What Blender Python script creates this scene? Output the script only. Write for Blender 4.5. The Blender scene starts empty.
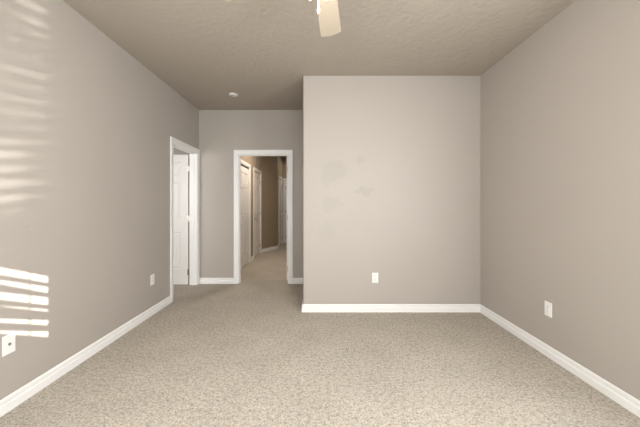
import bpy, bmesh, math, random
from mathutils import Vector, Matrix
random.seed(3)
C = bpy.context.scene.collection
sc = bpy.context.scene
PI = math.pi

# ---------------------------------------------------------------- camera, sky, sun, big lights, exposure
H = 2.74            # ceiling height
XL, XR = -1.864, 1.895   # left and right walls
YP = 3.30           # partition face
YF = 4.49           # far wall face
YB = -0.66          # rear wall face
XP = -0.162         # partition's free corner
EYE = 1.24

cam = bpy.data.cameras.new('camera'); co = bpy.data.objects.new('camera', cam); C.objects.link(co)
co.location = (0, 0, EYE); co.rotation_euler = (PI/2, 0, 0)
cam.sensor_width = 36; cam.lens = 16.0
cam.shift_x = 3/640; cam.shift_y = -8.5/640; cam.clip_start = 0.05
sc.camera = co
sc.view_settings.view_transform = 'Standard'; sc.view_settings.look = 'None'
sc.view_settings.gamma = 1; sc.view_settings.exposure = 0.11
try: sc.view_settings.use_curve_mapping = False
except Exception: pass

w = bpy.data.worlds.new('world'); sc.world = w; w.use_nodes = True
w.node_tree.nodes['Background'].inputs[0].default_value = (0.75, 0.86, 1.0, 1)
w.node_tree.nodes['Background'].inputs[1].default_value = 1.0

def lamp(name, kind, loc, energy, color=(1, 1, 1), direction=(0, 0, -1), **kw):
    l = bpy.data.lights.new(name, kind); l.energy = energy; l.color = color
    for k, v in kw.items(): setattr(l, k, v)
    o = bpy.data.objects.new(name, l); C.objects.link(o); o.location = loc
    o.rotation_euler = Vector(direction).to_track_quat('-Z', 'Y').to_euler()
    return o

SUN = Vector((-1.2, 1.0, -0.415))
lamp('sun', 'SUN', (3, -3, 3), 14.0, (1.0, 0.96, 0.90), SUN, angle=math.radians(0.25))
# spot standing in for sunlight reflected upward from outside, through the left blind
GL = Vector((2.0, -6.0, 0.42)); tgt = Vector((-1.04, -0.70, 1.42))
lamp('sun_glint', 'SPOT', GL, 5200, (1.0, 0.97, 0.94), tgt-GL, spot_size=math.radians(14), spot_blend=0.35, shadow_soft_size=0.045)
# daylight lamps at the windows behind the camera, the left window being added
DAY = (0.95, 0.985, 1.0)
for nm, x, e in (('daylight_right', .90, 40), ('daylight_left', -.97, 32)):
    lamp(nm, 'AREA', (x, YB+0.02, 1.40), e, DAY, (0, 1, 0), shape='RECTANGLE', size=1.0, size_y=1.3)
lamp('fill_right_wall', 'AREA', (XR-0.02, 0.45, 1.45), 70, DAY, (-1, 0, 0), shape='RECTANGLE', size=1.2, size_y=1.3)  # fill lamp added to brighten the left side of the room
lamp('fill_left_wall', 'AREA', (XL+0.02, 0.25, 1.45), 26, DAY, (1, 0, 0), shape='RECTANGLE', size=1.2, size_y=1.3)  # fill lamp added to brighten the right wall
lamp('daylight_side_room', 'AREA', (-3.3, 2.05, 1.5), 32, (1, .97, .93), (0.1, 1, 0), shape='RECTANGLE', size=1.4, size_y=1.3)
for nm, p, e in (('hall_ceiling_lamp', (-.75, 5.9, H-.02), 25), ('hall_end_lamp', (-.60, 8.75, H-.02), 5)):
    lamp(nm, 'AREA', p, e, (1, .87, .74), (0, 0, -1), shape='DISK', size=0.3)

# ---------------------------------------------------------------- materials
def mat(name, color, rough=0.5, spec=0.5, metal=0.0):
    m = bpy.data.materials.new(name); m.use_nodes = True
    b = m.node_tree.nodes['Principled BSDF']
    b.inputs['Base Color'].default_value = (*color, 1); b.inputs['Roughness'].default_value = rough
    b.inputs['Metallic'].default_value = metal
    b.inputs['Specular IOR Level'].default_value = spec
    return m, m.node_tree, b

def add_bump(nt, b, scale, strength, dist, detail=3, kind='noise', ramp=None):
    tc = nt.nodes.new('ShaderNodeTexCoord')
    n = nt.nodes.new('ShaderNodeTexNoise'); n.inputs['Scale'].default_value = scale; n.inputs['Detail'].default_value = detail
    nt.links.new(tc.outputs['Object'], n.inputs['Vector'])
    src = n.outputs['Fac']
    if ramp:
        r = nt.nodes.new('ShaderNodeValToRGB'); r.color_ramp.elements[0].position = ramp[0]; r.color_ramp.elements[1].position = ramp[1]
        nt.links.new(src, r.inputs[0]); src = r.outputs[0]
    bp = nt.nodes.new('ShaderNodeBump'); bp.inputs['Strength'].default_value = strength; bp.inputs['Distance'].default_value = dist
    nt.links.new(src, bp.inputs['Height']); nt.links.new(bp.outputs[0], b.inputs['Normal'])
    return tc, n

WALL = (0.415, 0.376, 0.337)
def paint(name, stains=(), color=WALL, axes=('X', 'Z')):
    m, nt, b = mat(name, color, 0.50, 0.40)
    tc, n = add_bump(nt, b, 90, 0.25, 0.002)
    N = nt.nodes.new; L = nt.links.new
    big = N('ShaderNodeTexNoise'); big.inputs['Scale'].default_value = 1.7; big.inputs['Detail'].default_value = 3
    L(tc.outputs['Object'], big.inputs['Vector'])
    mx = N('ShaderNodeMix'); mx.data_type = 'RGBA'
    mx.inputs['A'].default_value = (*[c*0.975 for c in color], 1); mx.inputs['B'].default_value = (*[c*1.025 for c in color], 1)
    L(big.outputs['Fac'], mx.inputs['Factor']); out = mx.outputs['Result']
    if stains:
        sep = N('ShaderNodeSeparateXYZ')
        dn = N('ShaderNodeTexNoise'); dn.inputs['Scale'].default_value = 9; dn.inputs['Detail'].default_value = 4
        L(tc.outputs['Object'], dn.inputs['Vector'])
        sb = N('ShaderNodeVectorMath'); sb.operation = 'SUBTRACT'; L(dn.outputs['Color'], sb.inputs[0]); sb.inputs[1].default_value = (.5, .5, .5)
        scl = N('ShaderNodeVectorMath'); scl.operation = 'SCALE'; L(sb.outputs[0], scl.inputs[0]); scl.inputs['Scale'].default_value = 0.22
        ad = N('ShaderNodeVectorMath'); ad.operation = 'ADD'; L(tc.outputs['Object'], ad.inputs[0]); L(scl.outputs[0], ad.inputs[1])
        L(ad.outputs[0], sep.inputs[0]); acc = None
        def M(op, a, b_=None, clamp=False):
            q = N('ShaderNodeMath'); q.operation = op; q.use_clamp = clamp
            for i, v in enumerate((a, b_)):
                if v is None: continue
                if isinstance(v, (int, float)): q.inputs[i].default_value = v
                else: L(v, q.inputs[i])
            return q.outputs[0]
        for (u, v, ru, rv, s) in stains:
            du = M('DIVIDE', M('SUBTRACT', sep.outputs[axes[0]], u), ru); dv = M('DIVIDE', M('SUBTRACT', sep.outputs[axes[1]], v), rv)
            d = M('SQRT', M('ADD', M('MULTIPLY', du, du), M('MULTIPLY', dv, dv)))
            f = M('MULTIPLY', M('MULTIPLY', M('SUBTRACT', 1.15, d), 3.5, True), s)
            acc = f if acc is None else M('MAXIMUM', acc, f)
        m2 = N('ShaderNodeMix'); m2.data_type = 'RGBA'; L(acc, m2.inputs['Factor']); L(out, m2.inputs['A'])
        m2.inputs['B'].default_value = (color[0]*0.80, color[1]*0.83, color[2]*0.82, 1); out = m2.outputs['Result']
    L(out, b.inputs['Base Color'])
    return m
M_WALL = paint('taupe_wall_paint')
def im(x, y): return ((x-317)/86.1, EYE-(y-205)/86.1)
st = []
for x, y, rx, ry, s in ((333, 170, 12, 10, .32), (326, 178, 8, 8, .25), (331, 205, 9, 10, .25), (342, 203, 4, 3, .3), (359, 160, 4, 4, .3), (365, 191, 10, 5, .42), (327, 232, 7, 9, .15)):
    u, v = im(x, y); st.append((u, v, rx/86.1, ry/86.1, s))
M_PART = paint('taupe_wall_paint_with_touch_up', st)
M_LEFT = paint('taupe_wall_paint_with_smudge', ((1.841, 1.107, .02, .02, .3),), axes=('Y', 'Z'))
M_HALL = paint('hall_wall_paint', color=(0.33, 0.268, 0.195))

M_CEIL, nt, b = mat('textured_ceiling_paint', (0.395, 0.347, 0.294), 0.8, 0.2)
add_bump(nt, b, 22, 0.48, 0.005, 5, ramp=(0.38, 0.68))
M_TRIM, nt, b = mat('white_trim_paint', (0.83, 0.82, 0.805), 0.35, 0.5); add_bump(nt, b, 60, 0.05, 0.001)
M_DOOR, nt, b = mat('white_door_paint', (0.78, 0.76, 0.735), 0.4, 0.5); add_bump(nt, b, 80, 0.08, 0.001)
M_PLATE, nt, b = mat('white_plastic', (0.82, 0.81, 0.79), 0.3, 0.5); add_bump(nt, b, 200, 0.02, 0.0005)
M_DARK, nt, b = mat('dark_slot', (0.03, 0.028, 0.025), 0.6); add_bump(nt, b, 200, 0.02, 0.0005)
M_NICKEL, nt, b = mat('brushed_nickel', (0.42, 0.38, 0.34), 0.35, 0.5, 1.0); add_bump(nt, b, 300, 0.1, 0.0005)
M_BLADE, nt, b = mat('cream_blade_wood', (0.46, 0.40, 0.30), 0.5, 0.4)
tc = nt.nodes.new('ShaderNodeTexCoord'); wv = nt.nodes.new('ShaderNodeTexNoise'); mp = nt.nodes.new('ShaderNodeMapping'); mp.inputs['Scale'].default_value = (2, 60, 60)
nt.links.new(tc.outputs['Object'], mp.inputs[0]); nt.links.new(mp.outputs[0], wv.inputs['Vector'])
mx = nt.nodes.new('ShaderNodeMix'); mx.data_type = 'RGBA'; mx.inputs['A'].default_value = (.43, .37, .285, 1); mx.inputs['B'].default_value = (.48, .41, .32, 1)
nt.links.new(wv.outputs['Fac'], mx.inputs['Factor']); nt.links.new(mx.outputs['Result'], b.inputs['Base Color'])
M_TAN, nt, b = mat('tan_wood', (0.22, 0.12, 0.05), 0.6); add_bump(nt, b, 100, 0.1, 0.001)
M_GLASS, nt, b = mat('frosted_shade_glass', (0.9, 0.88, 0.84), 0.4, 0.5); b.inputs['Transmission Weight'].default_value = 0.5; add_bump(nt, b, 100, 0.05, 0.001)
M_BULB, nt, b = mat('lit_bulb', (1, .95, .85), 0.4); b.inputs['Emission Color'].default_value = (1, .925, .84, 1); b.inputs['Emission Strength'].default_value = 300
M_PANE, nt, b = mat('window_glass', (1, 1, 1), 0.0, 0.5); b.inputs['Transmission Weight'].default_value = 1.0; b.inputs['IOR'].default_value = 1.01
M_SLAT, nt, b = mat('white_blind_slat', (0.8, 0.79, 0.77), 0.4); add_bump(nt, b, 50, 0.05, 0.001)

# carpet: tufts of light and dark yarn
M_CARPET, nt, b = mat('beige_frieze_carpet', (0.45, 0.39, 0.32), 0.95, 0.1)
N = nt.nodes.new; L = nt.links.new
tc = N('ShaderNodeTexCoord')
n1 = N('ShaderNodeTexNoise'); n1.inputs['Scale'].default_value = 80; n1.inputs['Detail'].default_value = 6; n1.inputs['Roughness'].default_value = .85
n2 = N('ShaderNodeTexNoise'); n2.inputs['Scale'].default_value = 3.2; n2.inputs['Detail'].default_value = 4
n3 = N('ShaderNodeTexVoronoi'); n3.inputs['Scale'].default_value = 130
for n in (n1, n2, n3): L(tc.outputs['Object'], n.inputs['Vector'])
r1 = N('ShaderNodeValToRGB'); e = r1.color_ramp.elements
e[0].position = .37; e[0].color = (.15, .122, .095, 1); e[1].position = .58; e[1].color = (.59, .545, .478, 1)
k = r1.color_ramp.elements.new(.455); k.color = (.41, .365, .306, 1)
L(n1.outputs['Fac'], r1.inputs[0])
r2 = N('ShaderNodeValToRGB'); e = r2.color_ramp.elements
e[0].position = .3; e[0].color = (.93, .925, .92, 1); e[1].position = .65; e[1].color = (1.03, 1.03, 1.03, 1)
L(n2.outputs['Fac'], r2.inputs[0])
mx = N('ShaderNodeMix'); mx.data_type = 'RGBA'; mx.blend_type = 'MULTIPLY'; mx.inputs['Factor'].default_value = 1
n4 = N('ShaderNodeTexNoise'); n4.inputs['Scale'].default_value = 33; n4.inputs['Detail'].default_value = 4; n4.inputs['Roughness'].default_value = .7; L(tc.outputs['Object'], n4.inputs['Vector'])
r4 = N('ShaderNodeValToRGB'); e = r4.color_ramp.elements
e[0].position = .36; e[0].color = (.80, .79, .78, 1); e[1].position = .55; e[1].color = (1.06, 1.06, 1.06, 1); L(n4.outputs['Fac'], r4.inputs[0])
m4 = N('ShaderNodeMix'); m4.data_type = 'RGBA'; m4.blend_type = 'MULTIPLY'; m4.inputs['Factor'].default_value = 1
L(r1.outputs[0], m4.inputs['A']); L(r4.outputs[0], m4.inputs['B'])
L(m4.outputs['Result'], mx.inputs['A']); L(r2.outputs[0], mx.inputs['B']); L(mx.outputs['Result'], b.inputs['Base Color'])
ad = N('ShaderNodeMath'); ad.operation = 'ADD'; L(n1.outputs['Fac'], ad.inputs[0]); L(n3.outputs['Distance'], ad.inputs[1])
bp = N('ShaderNodeBump'); bp.inputs['Strength'].default_value = .45; bp.inputs['Distance'].default_value = .005
L(ad.outputs[0], bp.inputs['Height']); L(bp.outputs[0], b.inputs['Normal'])

# ---------------------------------------------------------------- helpers
def build(name, bm, m, parent=None, loc=(0, 0, 0), smooth=False):
    me = bpy.data.meshes.new(name); bmesh.ops.recalc_face_normals(bm, faces=bm.faces[:]); bm.to_mesh(me); bm.free()
    for mm in (m if isinstance(m, (list, tuple)) else [m]): me.materials.append(mm)
    if smooth:
        for p in me.polygons: p.use_smooth = True
    o = bpy.data.objects.new(name, me); C.objects.link(o); o.location = loc
    if parent: o.parent = parent
    return o
def struct(name, bm, m, parent=None, **k):
    o = build(name, bm, m, parent, **k)
    if not parent: o['kind'] = 'structure'
    return o
def empty(name, loc, rz=0):
    o = bpy.data.objects.new(name, None); C.objects.link(o); o.location = loc; o.rotation_euler = (0, 0, rz); o.empty_display_size = .1
    return o
def tag(o, label, cat, group=None):
    o['label'] = label; o['category'] = cat
    if group: o['group'] = group
    return o
def box(bm, x0, x1, y0, y1, z0, z1, mi=0, bevel=0):
    r = bmesh.ops.create_cube(bm, size=1)
    vs = r['verts']
    for v in vs: v.co = Vector(((x0+x1)/2+v.co.x*(x1-x0), (y0+y1)/2+v.co.y*(y1-y0), (z0+z1)/2+v.co.z*(z1-z0)))
    fs = set(f for v in vs for f in v.link_faces)
    for f in fs: f.material_index = mi
    if bevel:
        es = list(set(e for v in vs for e in v.link_edges))
        bmesh.ops.bevel(bm, geom=es, offset=bevel, segments=2, affect='EDGES', profile=.5, clamp_overlap=True)
    return vs
def wall_x(bm, x0, x1, y0, y1, openings=(), z1=H):
    """wall running along X, with openings (a, b, za, zb)"""
    cur = x0
    for a, b_, za, zb in sorted(openings):
        box(bm, cur, a, y0, y1, 0, z1)
        if za > 0: box(bm, a, b_, y0, y1, 0, za)
        if zb < z1: box(bm, a, b_, y0, y1, zb, z1)
        cur = b_
    box(bm, cur, x1, y0, y1, 0, z1); return bm
def wall_y(bm, x0, x1, y0, y1, openings=(), z1=H):
    cur = y0
    for a, b_, za, zb in sorted(openings):
        box(bm, x0, x1, cur, a, 0, z1)
        if za > 0: box(bm, x0, x1, a, b_, 0, za)
        if zb < z1: box(bm, x0, x1, a, b_, zb, z1)
        cur = b_
    box(bm, x0, x1, cur, y1, 0, z1); return bm
def prism(bm, pts, z0, z1):
    lo = [bm.verts.new((x, y, z0)) for x, y in pts]; hi = [bm.verts.new((x, y, z1)) for x, y in pts]
    bm.faces.new(lo); bm.faces.new(hi)
    for i in range(len(pts)):
        j = (i+1) % len(pts); bm.faces.new((lo[i], lo[j], hi[j], hi[i]))
def lathe(bm, prof, seg=24, cx=0, cy=0, mtx=None, mi=0):
    rings = []
    for r, z in prof:
        if r < 1e-6: rings.append([bm.verts.new((cx, cy, z))])
        else: rings.append([bm.verts.new((cx+r*math.cos(2*PI*i/seg), cy+r*math.sin(2*PI*i/seg), z)) for i in range(seg)])
    fs = []
    for A, B in zip(rings, rings[1:]):
        for i in range(seg):
            j = (i+1) % seg
            q = [A[i % len(A)], A[j % len(A)], B[j % len(B)], B[i % len(B)]]
            q = list(dict.fromkeys(q))
            if len(q) > 2: fs.append(bm.faces.new(q))
    for f in fs: f.material_index = mi
    vs = [v for r in rings for v in r]
    if mtx is not None: bmesh.ops.transform(bm, matrix=mtx, verts=vs)
    return vs
DW = 2.04   # opening height

# ---------------------------------------------------------------- setting
bm = bmesh.new(); box(bm, -5.2, 3.2, -1.0, 11.2, -.12, 0); struct('floor', bm, M_CARPET)
bm = bmesh.new(); box(bm, -5.2, 3.2, -1.0, 11.2, H, H+.1); struct('ceiling', bm, M_CEIL)

T = .11
D1 = (3.68, 4.415)                     # doorway in the left wall
bm = bmesh.new(); wall_y(bm, XL-T, XL, YB-.14, YF, [(-.35, .85, .8, 2.1), (D1[0], D1[1], 0, DW)]); struct('wall_left', bm, M_LEFT)
bm = bmesh.new(); wall_y(bm, XR, XR+T, YB-.14, YP, [(-.15, 1.05, .8, 2.1)]); struct('wall_right', bm, M_WALL)
D2 = (-1.2415, -.45)                    # doorway in the far wall
bm = bmesh.new(); wall_x(bm, -5.0, XP, YF, YF+T, [(D2[0], D2[1], 0, DW)]); struct('wall_back', bm, M_WALL)
# the partition block with a rounded drywall corner
bm = bmesh.new(); r = .018
pts = [(XR+T, YP)] + [(XP+r-r*math.sin(a), YP+r-r*math.cos(a)) for a in [i*PI/16 for i in range(9)]] + [(XP, YF+T), (XR+T, YF+T)]
prism(bm, pts, 0, H); struct('wall_partition', bm, M_PART)
WIN = [(-1.45, -.49, .75, 2.05), (.40, 1.495, .75, 2.05)]
bm = bmesh.new(); wall_x(bm, XL, XR, YB-.14, YB, WIN); struct('wall_front', bm, M_WALL)
# side room
bm = bmesh.new(); wall_y(bm, -5.0, -4.89, 2.0-.1, YF); struct('wall_side_room_left', bm, M_WALL)
bm = bmesh.new(); wall_x(bm, -4.89, XL-T, 1.9, 2.0, [(-4.0, -2.6, .85, 2.15)]); struct('wall_side_room_front', bm, M_WALL)
# hall
XH = -1.455
HD = [(5.37, 6.13), (6.56, 7.32), (8.36, 9.06)]
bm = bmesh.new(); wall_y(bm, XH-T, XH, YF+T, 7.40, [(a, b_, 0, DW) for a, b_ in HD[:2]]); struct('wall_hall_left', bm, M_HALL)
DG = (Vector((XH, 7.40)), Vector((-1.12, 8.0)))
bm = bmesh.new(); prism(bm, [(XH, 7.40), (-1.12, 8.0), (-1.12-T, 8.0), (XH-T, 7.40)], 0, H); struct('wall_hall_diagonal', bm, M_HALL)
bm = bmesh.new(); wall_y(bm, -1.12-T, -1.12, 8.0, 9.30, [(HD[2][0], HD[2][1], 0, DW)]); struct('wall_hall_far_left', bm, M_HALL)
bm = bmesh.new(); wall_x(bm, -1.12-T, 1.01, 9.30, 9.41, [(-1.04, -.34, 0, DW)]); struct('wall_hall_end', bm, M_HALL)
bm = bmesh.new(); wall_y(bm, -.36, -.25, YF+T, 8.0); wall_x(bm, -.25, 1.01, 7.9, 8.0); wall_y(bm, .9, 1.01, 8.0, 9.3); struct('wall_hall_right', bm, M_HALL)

bm = bmesh.new(); wall_y(bm, -2.4, -2.3, YF+T, 9.5); wall_x(bm, -2.3, 1.01, 10.2, 10.3); wall_y(bm, -2.4, -2.3, 9.5, 10.3); wall_y(bm, .9, 1.01, 9.41, 10.2); struct('wall_light_block', bm, M_WALL)  # unseen walls added to stop sky light leaking past the hall doors
# baseboards: moulded profile swept along straight runs
PROF = [(0, 0), (.015, 0), (.015, .048), (.008, .053), (.007, .062), (.0115, .066), (.0115, .082), (.004, .091), (0, .091)]
def run(bm, a, b_, n, m0=0, m1=0):
    """profile from a to b_, n = unit vector into the room; m0/m1 = mitre extension per unit of thickness at the ends"""
    a, b_, n = Vector(a), Vector(b_), Vector(n); d = (b_-a).normalized()
    A = [bm.verts.new((*(a+n*t-d*t*m0), z)) for t, z in PROF]; B = [bm.verts.new((*(b_+n*t+d*t*m1), z)) for t, z in PROF]
    for i in range(len(PROF)-1): bm.faces.new((A[i], A[i+1], B[i+1], B[i]))
    bm.faces.new(A); bm.faces.new(B)
CW = .070
def base(name, *runs):
    bm = bmesh.new()
    for q in runs: run(bm, *q)
    struct(name, bm, M_TRIM)
base('baseboard_left', ((XL, YB), (XL, D1[0]-CW), (1, 0), -1, 0))
base('baseboard_right', ((XR, YB), (XR, YP), (-1, 0), -1, -1))
base('baseboard_partition', ((XP, YP), (XR, YP), (0, -1), 1, -1), ((XP, YP), (XP, YF), (-1, 0), 1, -1))
base('baseboard_back', ((XL, YF), (D2[0]-CW, YF), (0, -1), -1, 0), ((D2[1]+CW, YF), (XP, YF), (0, -1), 0, -1))
base('baseboard_front', ((XL, YB), (XR, YB), (0, 1), -1, -1))
base('baseboard_hall_left', ((XH, YF+T), (XH, HD[0][0]-CW), (1, 0)), ((XH, HD[0][1]+CW), (XH, HD[1][0]-CW), (1, 0)))
base('baseboard_hall_diagonal', ((XH, 7.40), (-1.12, 8.0), (.873, -.487)))
base('baseboard_hall_far_left', ((-1.12, 8.0), (-1.12, HD[2][0]-CW), (1, 0)), ((-1.12, HD[2][1]+CW), (-1.12, 9.30), (1, 0)))
base('baseboard_hall_end', ((-.34+CW, 9.30), (-.25, 9.30), (0, -1)))

# ---------------------------------------------------------------- doors (local frame: x along the wall from the opening's left edge, y = into the wall, z up)
def casing_bm(W, yface, sgn):
    """mitred three-sided casing around a W wide opening on the plane y=yface, standing out by sgn"""
    bm = bmesh.new()
    prof = [(.006, 0), (.006, .010), (.018, .013), (.052, .016), (.060, .018), (.070, .014), (.070, 0)]
    path = []
    for o, t in prof:
        path.append([(-o, 0), (-o, DW+o), (W+o, DW+o), (W+o, 0)])
    V = [[bm.verts.new((x, yface+sgn*prof[i][1], z)) for x, z in p] for i, p in enumerate(path)]
    for i in range(len(V)-1):
        for j in range(3): bm.faces.new((V[i][j], V[i][j+1], V[i+1][j+1], V[i+1][j]))
    for j in range(3): bm.faces.new((V[0][j], V[0][j+1], V[-1][j+1], V[-1][j]))
    bm.faces.new([v[0] for v in V]); bm.faces.new([v[3] for v in V])
    return bm
def jamb_bm(W, thick, stop):
    bm = bmesh.new(); j = .014
    box(bm, -.006, j-.006, -.001, thick+.001, 0, DW+.006); box(bm, W-j+.006, W+.006, -.001, thick+.001, 0, DW+.006)
    box(bm, j-.006, W-j+.006, -.001, thick+.001, DW-j+.006, DW+.006)
    s0, s1 = stop
    box(bm, j-.006, j+.004, s0, s1, 0, DW-j+.006); box(bm, W-j-.004, W-j+.006, s0, s1, 0, DW-j+.006); box(bm, j+.004, W-j-.004, s0, s1, DW-j-.004, DW-j+.006)
    return bm
LT = .035
def leaf_bm(W, Hh):
    """six-panel leaf, x 0..W, y 0..LT, z 0..Hh"""
    bm = bmesh.new()
    st_, mu = .112*W/.7, .10*W/.7
    xs = [0, st_, (W-mu)/2, (W+mu)/2, W-st_, W]
    k = Hh/2.02
    zs = [0, .24*k, .815*k, 1.03*k, 1.60*k, 1.70*k, 1.905*k, Hh]
    for y, s in ((0, 1), (LT, -1)):
        G = [[bm.verts.new((x, y, z)) for z in zs] for x in xs]
        for i in range(5):
            for j in range(7):
                if i in (1, 3) and j in (1, 3, 5):
                    prev = [G[i][j], G[i+1][j], G[i+1][j+1], G[i][j+1]]
                    for ins, dep in ((.012, .011), (.018, .011), (.040, .002)):
                        x0, x1, z0, z1 = xs[i]+ins, xs[i+1]-ins, zs[j]+ins, zs[j+1]-ins
                        cur = [bm.verts.new((a, y+s*dep, c)) for a, c in ((x0, z0), (x1, z0), (x1, z1), (x0, z1))]
                        for q in range(4): bm.faces.new((prev[q], prev[(q+1) % 4], cur[(q+1) % 4], cur[q]))
                        prev = cur
                    bm.faces.new(prev)
                else: bm.faces.new((G[i][j], G[i+1][j], G[i+1][j+1], G[i][j+1]))
        if y == 0: F = G
    def loop(G): return [G[i][0] for i in range(6)]+[G[5][j] for j in range(1, 8)]+[G[i][7] for i in range(4, -1, -1)]+[G[0][j] for j in range(6, 0, -1)]
    a, b_ = loop(F), loop(G)
    for i in range(len(a)): bm.faces.new((a[i], a[(i+1) % len(a)], b_[(i+1) % len(a)], b_[i]))
    return bm
def hinges(leaf, x, y, zs=(.19, 1.02, 1.80), plate=(1, 0)):
    for z in zs:
        bm = bmesh.new()
        lathe(bm, [(0, -.045), (.007, -.045), (.007, .045), (0, .045)], 10, x, y)
        dx, dy = plate
        for sg in (1, -1):
            if dx: box(bm, *(sorted((x, x+sg*.022))), y-.001, y+.001, -.044, .044)
            else: box(bm, x-.001, x+.001, *(sorted((y, y+sg*.022))), -.044, .044)
        o = build('hinge', bm, M_NICKEL, leaf, (0, 0, z)); o['label'] = 'brushed nickel hinge'
def lever(leaf, x, y, z, s=1, m=None):
    bm = bmesh.new()
    lathe(bm, [(0, 0), (.028, 0), (.028, .008), (.012, .012), (.010, .045), (0, .045)], 16, mtx=Matrix.Translation((x, y, z)) @ Matrix.Rotation(PI/2, 4, 'X'))
    box(bm, *(sorted((x-.008*s, x+.105*s))), y-.055, y-.040, z-.009, z+.009, bevel=.004)
    o = build('door_handle', bm, M_NICKEL, leaf); o['label'] = 'brushed nickel lever handle'
def door(n, loc, rz, W, thick=T, both=True, stop=(.04, .07), label=None):
    r = empty('door_%d' % n, loc, rz); r['kind'] = 'structure'
    if label: r['label'] = label
    o = build('casing', casing_bm(W, 0, -1), M_TRIM, r)
    if both: build('casing', casing_bm(W, thick, 1), M_TRIM, r)
    build('jamb', jamb_bm(W, thick, stop), M_TRIM, r)
    return r
# door 1: left wall; local x runs toward +Y?  (rz=90deg: x->+Y, y->-X)
d = door(1, (XL, D1[0], 0), PI/2, D1[1]-D1[0], label='doorway in the left wall with its white six-panel door standing open into the side room')
W1 = .73
lf = build('door_leaf', leaf_bm(W1, 2.015), M_DOOR, d)
# hinged on the far jamb, swung 90 deg into the side room: its face looks back at the camera
lf.rotation_euler = (0, 0, PI/2); lf.location = (D1[1]-D1[0]+LT+.004-.012+.008, T+.030, .007)
hinges(lf, -.013, LT+.002)
# door 2: far wall, hinged right, swung into the hall
d = door(2, (D2[0], YF, 0), 0, D2[1]-D2[0], label='doorway in the far wall opening onto the hall, its white door folded back on the right')
lf = build('door_leaf', leaf_bm(.735, 2.015), M_DOOR, d)
lf.rotation_euler = (0, 0, PI/2); lf.location = (D2[1]-D2[0]-.010, T+.024, .016)
hinges(lf, -.008, .017)
lever(lf, .735-.06, 0, .92, -1)
# hall doors, closed
for i, (a, b_) in enumerate(HD):
    X = XH if i < 2 else -1.12
    d = door(3+i, (X, a, 0), PI/2, b_-a, both=False, stop=(.052, .085),
             label=('white six-panel closet door, nearest in the hall', 'white six-panel hall door with a lever handle', 'white door beyond the angled wall of the hall')[i])
    gap = .028 if i == 0 else .012
    lf = build('door_leaf', leaf_bm(b_-a-.024, DW-.008-gap-.012), M_DOOR, d); lf.location = (.012, .014, .012)
    if i == 0:
        bm = bmesh.new(); box(bm, .008, b_-a-.008, .012, .045, DW-.03, DW-.008); build('sliding_track', bm, M_DARK, d)['label'] = 'dark metal track'
        bm = bmesh.new(); lathe(bm, [(0, 0), (.010, 0), (.008, .012), (.016, .022), (.012, .03), (0, .032)], 16, mtx=Matrix.Translation((.12, 0, .87)) @ Matrix.Rotation(PI/2, 4, 'X'))
        build('door_knob', bm, M_PLATE, lf)
    else:
        lever(lf, .06, 0, .90)
        hinges(lf, b_-a-.024+.004, -.004)
d = door(6, (-1.04, 9.30, 0), 0, .70, both=False, stop=(.052, .085), label='white door at the end of the hall')
lf = build('door_leaf', leaf_bm(.676, DW-.028), M_DOOR, d); lf.location = (.012, .014, .012)
hinges(lf, -.004, -.004); lever(lf, .62, 0, .9, -1)

# ---------------------------------------------------------------- windows behind the camera, with blinds; left one added to pass the glint
for i, (a, b_, z0, z1) in enumerate(WIN):
    wd = empty('window_%d' % (i+1), ((a+b_)/2, YB-.14, z0)); wd['kind'] = 'structure'
    hw = (b_-a)/2; hh = z1-z0
    bm = bmesh.new(); f = .035
    box(bm, -hw, -hw+f, .0, .05, 0, hh); box(bm, hw-f, hw, .0, .05, 0, hh); box(bm, -hw+f, hw-f, 0, .05, 0, f); box(bm, -hw+f, hw-f, 0, .05, hh-f, hh)
    build('window_frame', bm, M_TRIM, wd)
    bm = bmesh.new(); box(bm, -hw-.04, hw+.04, .135, .165, -.02, 0, bevel=.004); build('window_sill', bm, M_TRIM, wd)
for n, X, s_, yc in ((3, XR, 1, .45), (4, XL, -1, .25)):      # unseen side windows added behind the fill lamps; drawn shades keep the sun out
    wd = empty('window_%d' % n, (X, yc, .8)); wd['kind'] = 'structure'
    bm = bmesh.new(); f = .035
    xa, xb = sorted((s_*.06, s_*.105))
    box(bm, xa, xb, -.6, -.6+f, 0, 1.3); box(bm, xa, xb, .6-f, .6, 0, 1.3); box(bm, xa, xb, -.6+f, .6-f, 0, f); box(bm, xa, xb, -.6+f, .6-f, 1.3-f, 1.3)
    build('window_frame', bm, M_TRIM, wd)
    rs = empty('added_roller_shade', (X+s_*.035, yc, .802))
    bm = bmesh.new(); box(bm, -.001, .001, -.597, .597, .02, 1.26); build('shade_cloth', bm, M_SLAT, rs)
    bm = bmesh.new(); box(bm, -.008, .008, -.597, .597, 0, .02, bevel=.003); build('hem_bar', bm, M_TRIM, rs)
    bm = bmesh.new(); box(bm, -.022, .022, -.597, .597, 1.25, 1.294, bevel=.01); build('roller_tube', bm, M_TRIM, rs)
    tag(rs, 'added white roller shade drawn over the added %s side window beside the camera' % ('right' if s_ > 0 else 'left'), 'roller shade')
YS = -.70
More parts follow.
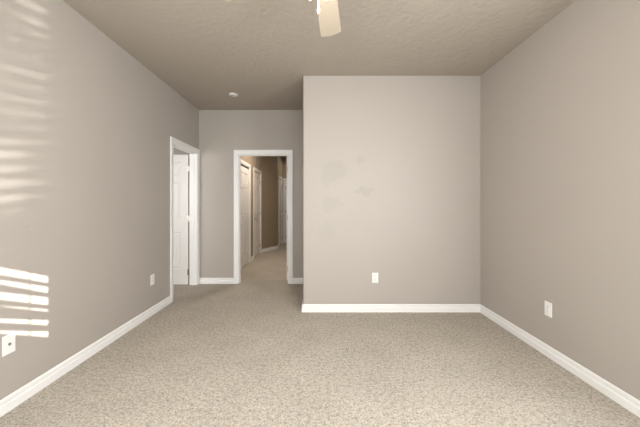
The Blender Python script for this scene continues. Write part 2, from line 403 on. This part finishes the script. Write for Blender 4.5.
def blind(a, b_, z0, z1, slats, label):
    r = empty('window_blind', ((a+b_)/2, YS, z0+.01))
    cx = (a+b_)/2
    bm = bmesh.new(); box(bm, a-cx+.003, b_-cx-.003, -.02, .03, z1-z0-.055, z1-z0-.012); build('head_rail', bm, M_SLAT, r)
    bm = bmesh.new(); t = .0012
    for st3 in slats:        # stations (x, lo, hi) : inner edge low, outer edge high
        V = []
        for x, lo, hi in st3:
            ex = .415*.018
            V.append([bm.verts.new((x-cx, y, z-z0-.01+dz)) for y, z, dz in ((.018, lo-ex, -t), (.018, lo-ex, t), (-.018, hi+ex, t), (-.018, hi+ex, -t))])
        for A, B in zip(V, V[1:]):
            for q in range(4): bm.faces.new((A[q], A[(q+1) % 4], B[(q+1) % 4], B[q]))
        bm.faces.new(V[0]); bm.faces.new(V[-1])
    build('slats', bm, M_SLAT, r)
    for x in (a+.278, b_-.278):
        bm = bmesh.new(); box(bm, x-cx-.006, x-cx+.006, -.022, -.020, 0.0, z1-z0-.06); build('ladder_cord', bm, M_SLAT, r)
    tag(r, label, 'blind'); return r
# strips the sun throws on the left wall: (image rows at x=0, image rows at x=46) -> heights in the blind's plane
def zat(x, y):
    Y = 284.4*1.864/(317-x); return EYE-(y-205)*Y/284.4 + .415*(Y-YS)
strips = [((267.3, 274.3), (276.0, 282.4)), ((280.0, 283.6), (286.8, 292.4)), ((292.3, 299.2), (297.3, 304.7)), ((305.5, 306.0), (309.3, 311.3)), ((318.8, 322.2), (320.3, 324.8)), ((330.8, 332.8), (331.6, 336.6))]
XA, XBb = XL+1.2*(284.4*1.864/317-YS), XL+1.2*(284.4*1.864/271-YS)
a, b_, z0, z1 = WIN[1]
edge = []
for (l0, l1), (r0, r1) in strips: edge.append(((zat(0, l0), zat(0, l1)), (zat(46, r0), zat(46, r1))))
sl = []
def ext(L2, R2):
    def lin(X): return tuple(L2[i]+(R2[i]-L2[i])*(X-XA)/(XBb-XA) for i in (0, 1))
    le, re = lin(XA), lin(b_-.004)
    return [(a+.004, *le), (XA, *le), (b_-.004, *re)]
for u, v in zip(edge, edge[1:]):
    # slat covers from the top of the lower strip (v) to the bottom of the upper strip (u)
    lo = (v[0][0], v[1][0]); hi = (u[0][1], u[1][1])
    sl.append(ext((lo[0], hi[0]), (lo[1], hi[1])))
top = max(edge[0][0][0], edge[0][1][0])
k = ext((edge[0][0][0], edge[0][0][0]+.09), (edge[0][1][0], edge[0][1][0]+.09)); sl.append(k)
z = top+.03
while z < z1-.05: sl.append([(a+.004, z, z+.05), (b_-.004, z, z+.05)]); z += .042
k = ext((edge[-1][0][1]-.09, edge[-1][0][1]), (edge[-1][1][1]-.09, edge[-1][1][1])); sl.append(k)
z = min(edge[-1][0][1], edge[-1][1][1])-.03
while z > z0+.06: sl.append([(a+.004, z-.05, z), (b_-.004, z-.05, z)]); z -= .042
blind(a, b_, z0, z1, sl, 'white horizontal blind with tilted slats in the right-hand window behind the camera')
a, b_, z0, z1 = WIN[0]
sl = []; z = z0+.05  # slat gaps shaped so the glint spot throws the faint wall stripes
while z < z1-.08:
    g = (-.01, -.01) if z < .955 else (.026, .003) if z < 1.19 else (.026, .004) if z < 1.25 else (.008, .010) if z < 1.71 else (.009, .028)
    j = random.uniform(-.003, .003); q = random.uniform(-.004, .004)
    row = []
    for x, gg in ((a+.004, g[0]), (-.635, g[0]), (-.615, g[1]), (b_-.004, g[1])):
        hw = (.038-gg+q)/2; row.append([x, z+j-hw, z+j+hw])
    sl.append(row); z += .060
blind(a, b_, z0, z1, sl, 'white horizontal blind with slats shaped to throw faint stripes, in the added left-hand window behind the camera')

# ---------------------------------------------------------------- wall plates (local: x along wall, -y out of the wall)
def plate(loc, rz, label, kind='outlet', cat='outlet', group=None):
    r = empty('wall_outlet' if kind == 'outlet' else 'cable_jack_plate', loc, rz)
    bm = bmesh.new(); box(bm, -.036, .036, -.006, 0, -.059, .059, bevel=.0025); build('cover_plate', bm, M_PLATE, r)
    if kind == 'outlet':
        for s in (-1, 1):
            bm = bmesh.new(); zc = s*.0195
            vs = lathe(bm, [(0, 0), (.017, 0), (.017, .003), (.015, .004), (0, .004)], 20)
            for v in vs: v.co.y = max(-.013, min(.013, v.co.y))
            bmesh.ops.transform(bm, matrix=Matrix.Translation((0, -.0055, zc)) @ Matrix.Rotation(PI/2, 4, 'X'), verts=vs)
            so = build('socket', bm, M_PLATE, r)
            bm = bmesh.new()
            for x in (-.0065, .0065): box(bm, x-.0012, x+.0012, -.0102, -.0090, zc+.001, zc+.009)
            lathe(bm, [(0, 0), (.0024, 0), (.0024, .001), (0, .001)], 8, mtx=Matrix.Translation((0, -.0093, zc-.006)) @ Matrix.Rotation(PI/2, 4, 'X'))
            build('socket_slots', bm, M_DARK, so)['label'] = 'dark slots'
        bm = bmesh.new(); lathe(bm, [(0, 0), (.003, 0), (.003, .001), (0, .0015)], 10, mtx=Matrix.Translation((0, -.006, 0)) @ Matrix.Rotation(PI/2, 4, 'X'))
        build('screw', bm, M_NICKEL, r)
    else:
        bm = bmesh.new(); lathe(bm, [(0, 0), (.008, 0), (.008, .003), (.006, .003), (.006, .007), (.002, .007), (.002, .005), (0, .005)], 14, mtx=Matrix.Translation((0, -.006, 0)) @ Matrix.Rotation(PI/2, 4, 'X'))
        build('cable_connector', bm, M_NICKEL, r)['label'] = 'dark metal threaded connector'
        for z in (-.042, .042):
            bm = bmesh.new(); lathe(bm, [(0, 0), (.003, 0), (.003, .001), (0, .0015)], 10, mtx=Matrix.Translation((0, -.006, z)) @ Matrix.Rotation(PI/2, 4, 'X'))
            build('screw', bm, M_PLATE, r)
    tag(r, label, cat, group); return r
plate((.674, YP, .396), 0, 'white duplex wall outlet low on the wall facing the camera', group='white duplex outlets')
plate((XR, 2.327, .388), -PI/2, 'white duplex wall outlet low on the right wall', group='white duplex outlets')
plate((XL, 3.218, .396), PI/2, 'white duplex wall outlet low on the left wall before the open door', group='white duplex outlets')
plate((XL, 1.718, .400), PI/2, 'white plate with a dark cable jack beneath sunlight stripes on the left wall', 'jack', 'wall plate')

# smoke detector on the ceiling
r = empty('smoke_detector', (-1.135, 3.86, H))
bm = bmesh.new(); lathe(bm, [(0, 0), (.060, 0), (.060, -.004), (.055, -.009), (.042, -.013), (.02, -.014), (0, -.014)], 32); build('housing', bm, M_PLATE, r, smooth=True)
bm = bmesh.new(); lathe(bm, [(0, -.0125), (.011, -.0125), (.011, -.0155), (0, -.0155)], 16, cx=-.018, cy=-.004); build('sensor_button', bm, M_DARK, r)['label'] = 'dark round sensor'
bm = bmesh.new(); lathe(bm, [(0, -.0115), (.008, -.0115), (.008, -.0155), (0, -.0155)], 16, cx=.020, cy=-.004); build('test_button', bm, M_NICKEL, r)['label'] = 'small grey test button'
tag(r, 'small round white smoke detector on the ceiling before the hall doorway', 'smoke detector')

# ---------------------------------------------------------------- ceiling fan
FX, FY, FZ = .018, 1.32, 2.41
fan = empty('ceiling_fan', (FX, FY, H))
zc = lambda z: z-H
bm = bmesh.new(); lathe(bm, [(0, 0), (.07, 0), (.068, -.02), (.045, -.045), (.018, -.05), (0, -.05)], 28); build('canopy', bm, M_PLATE, fan, smooth=True)
bm = bmesh.new(); lathe(bm, [(0, -.04), (.013, -.04), (.013, -.16), (0, -.16)], 14); build('downrod', bm, M_PLATE, fan)
bm = bmesh.new(); lathe(bm, [(0, -.15), (.04, -.15), (.085, -.17), (.105, -.20), (.108, -.26), (.10, -.29), (.07, -.305), (0, -.305)], 36); build('motor_housing', bm, M_PLATE, fan, smooth=True)
bm = bmesh.new(); lathe(bm, [(0, -.30), (.05, -.30), (.055, -.33), (.05, -.375), (.03, -.395), (0, -.40)], 28); build('light_fitter', bm, M_PLATE, fan, smooth=True)
for k in range(5):
    az = math.radians(7+72*k)     # clockwise from +Y
    bm = bmesh.new()
    # blade outline: u along, v across (v>0 = right when looking outward)
    out = [(.17, -.052), (.30, -.058), (.45, -.064), (.60, -.069), (.626, -.068), (.632, -.060), (.646, .000), (.640, .020), (.622, .068), (.612, .071), (.45, .065), (.30, .058), (.17, .052)]
    t = .005
    lo = [bm.verts.new((u, -v, -t)) for u, v in out]; hi = [bm.verts.new((u, -v, t)) for u, v in out]
    bm.faces.new(lo); bm.faces.new(hi)
    for i in range(len(out)):
        j = (i+1) % len(out); bm.faces.new((lo[i], lo[j], hi[j], hi[i]))
    bmesh.ops.transform(bm, matrix=Matrix.Rotation(math.radians(-9), 4, 'X'), verts=bm.verts[:])
    bl = build('fan_blade', bm, M_BLADE, fan, (0, 0, zc(FZ))); bl.rotation_euler = (0, 0, PI/2-az)
    bm = bmesh.new(); box(bm, .085, .20, -.014, .014, .004, .012, bevel=.002); box(bm, .17, .24, -.035, .035, .004, .010, bevel=.002)
    bmesh.ops.transform(bm, matrix=Matrix.Rotation(math.radians(-9), 4, 'X'), verts=bm.verts[:])
    build('blade_bracket', bm, M_PLATE, bl)
for k in range(4):
    az = PI/4+k*PI/2
    dx, dy = math.cos(az), math.sin(az)
    tip = Vector((dx*.055-.012, dy*.055, 0))
    bm = bmesh.new()
    lathe(bm, [(.016, -.375), (.020, -.385), (.030, -.41), (.036, -.44), (.040, -.462), (.038, -.462), (.033, -.44), (.027, -.41), (.017, -.388), (.013, -.375)], 24, cx=tip.x, cy=tip.y)
    sh = build('lamp_shade', bm, M_GLASS, fan, smooth=True)
    bm = bmesh.new(); lathe(bm, [(0, -.385), (.010, -.39), (.014, -.42), (.015, -.465), (.013, -.497), (.008, -.514), (0, -.518)], 16, cx=tip.x, cy=tip.y)
    build('light_bulb', bm, M_BULB, sh, smooth=True)['label'] = 'glowing white bulb'
    bm = bmesh.new(); lathe(bm, [(0, -.33), (.011, -.33), (.016, -.38), (.012, -.39), (0, -.39)], 14, cx=tip.x*.85, cy=tip.y*.85); build('lamp_socket', bm, M_PLATE, fan)
bm = bmesh.new(); lathe(bm, [(0, -.36), (.001, -.36), (.001, -.530), (0, -.530)], 8, cx=-.011, cy=.055+.02)
ch = build('pull_chain', bm, M_TAN, fan)
bm = bmesh.new(); lathe(bm, [(0, -.526), (.003, -.528), (.0055, -.538), (.0055, -.554), (0, -.554)], 12, cx=-.011, cy=.075); build('chain_pull', bm, M_PLATE, ch)
bm = bmesh.new(); lathe(bm, [(0, -.554), (.0050, -.554), (.0045, -.566), (0, -.568)], 12, cx=-.011, cy=.075); build('chain_pull_tip', bm, M_TAN, ch)['label'] = 'tan tip of the chain pull'
tag(fan, 'white ceiling fan with pale cream blades and lit bulbs, hanging from the ceiling', 'ceiling fan')
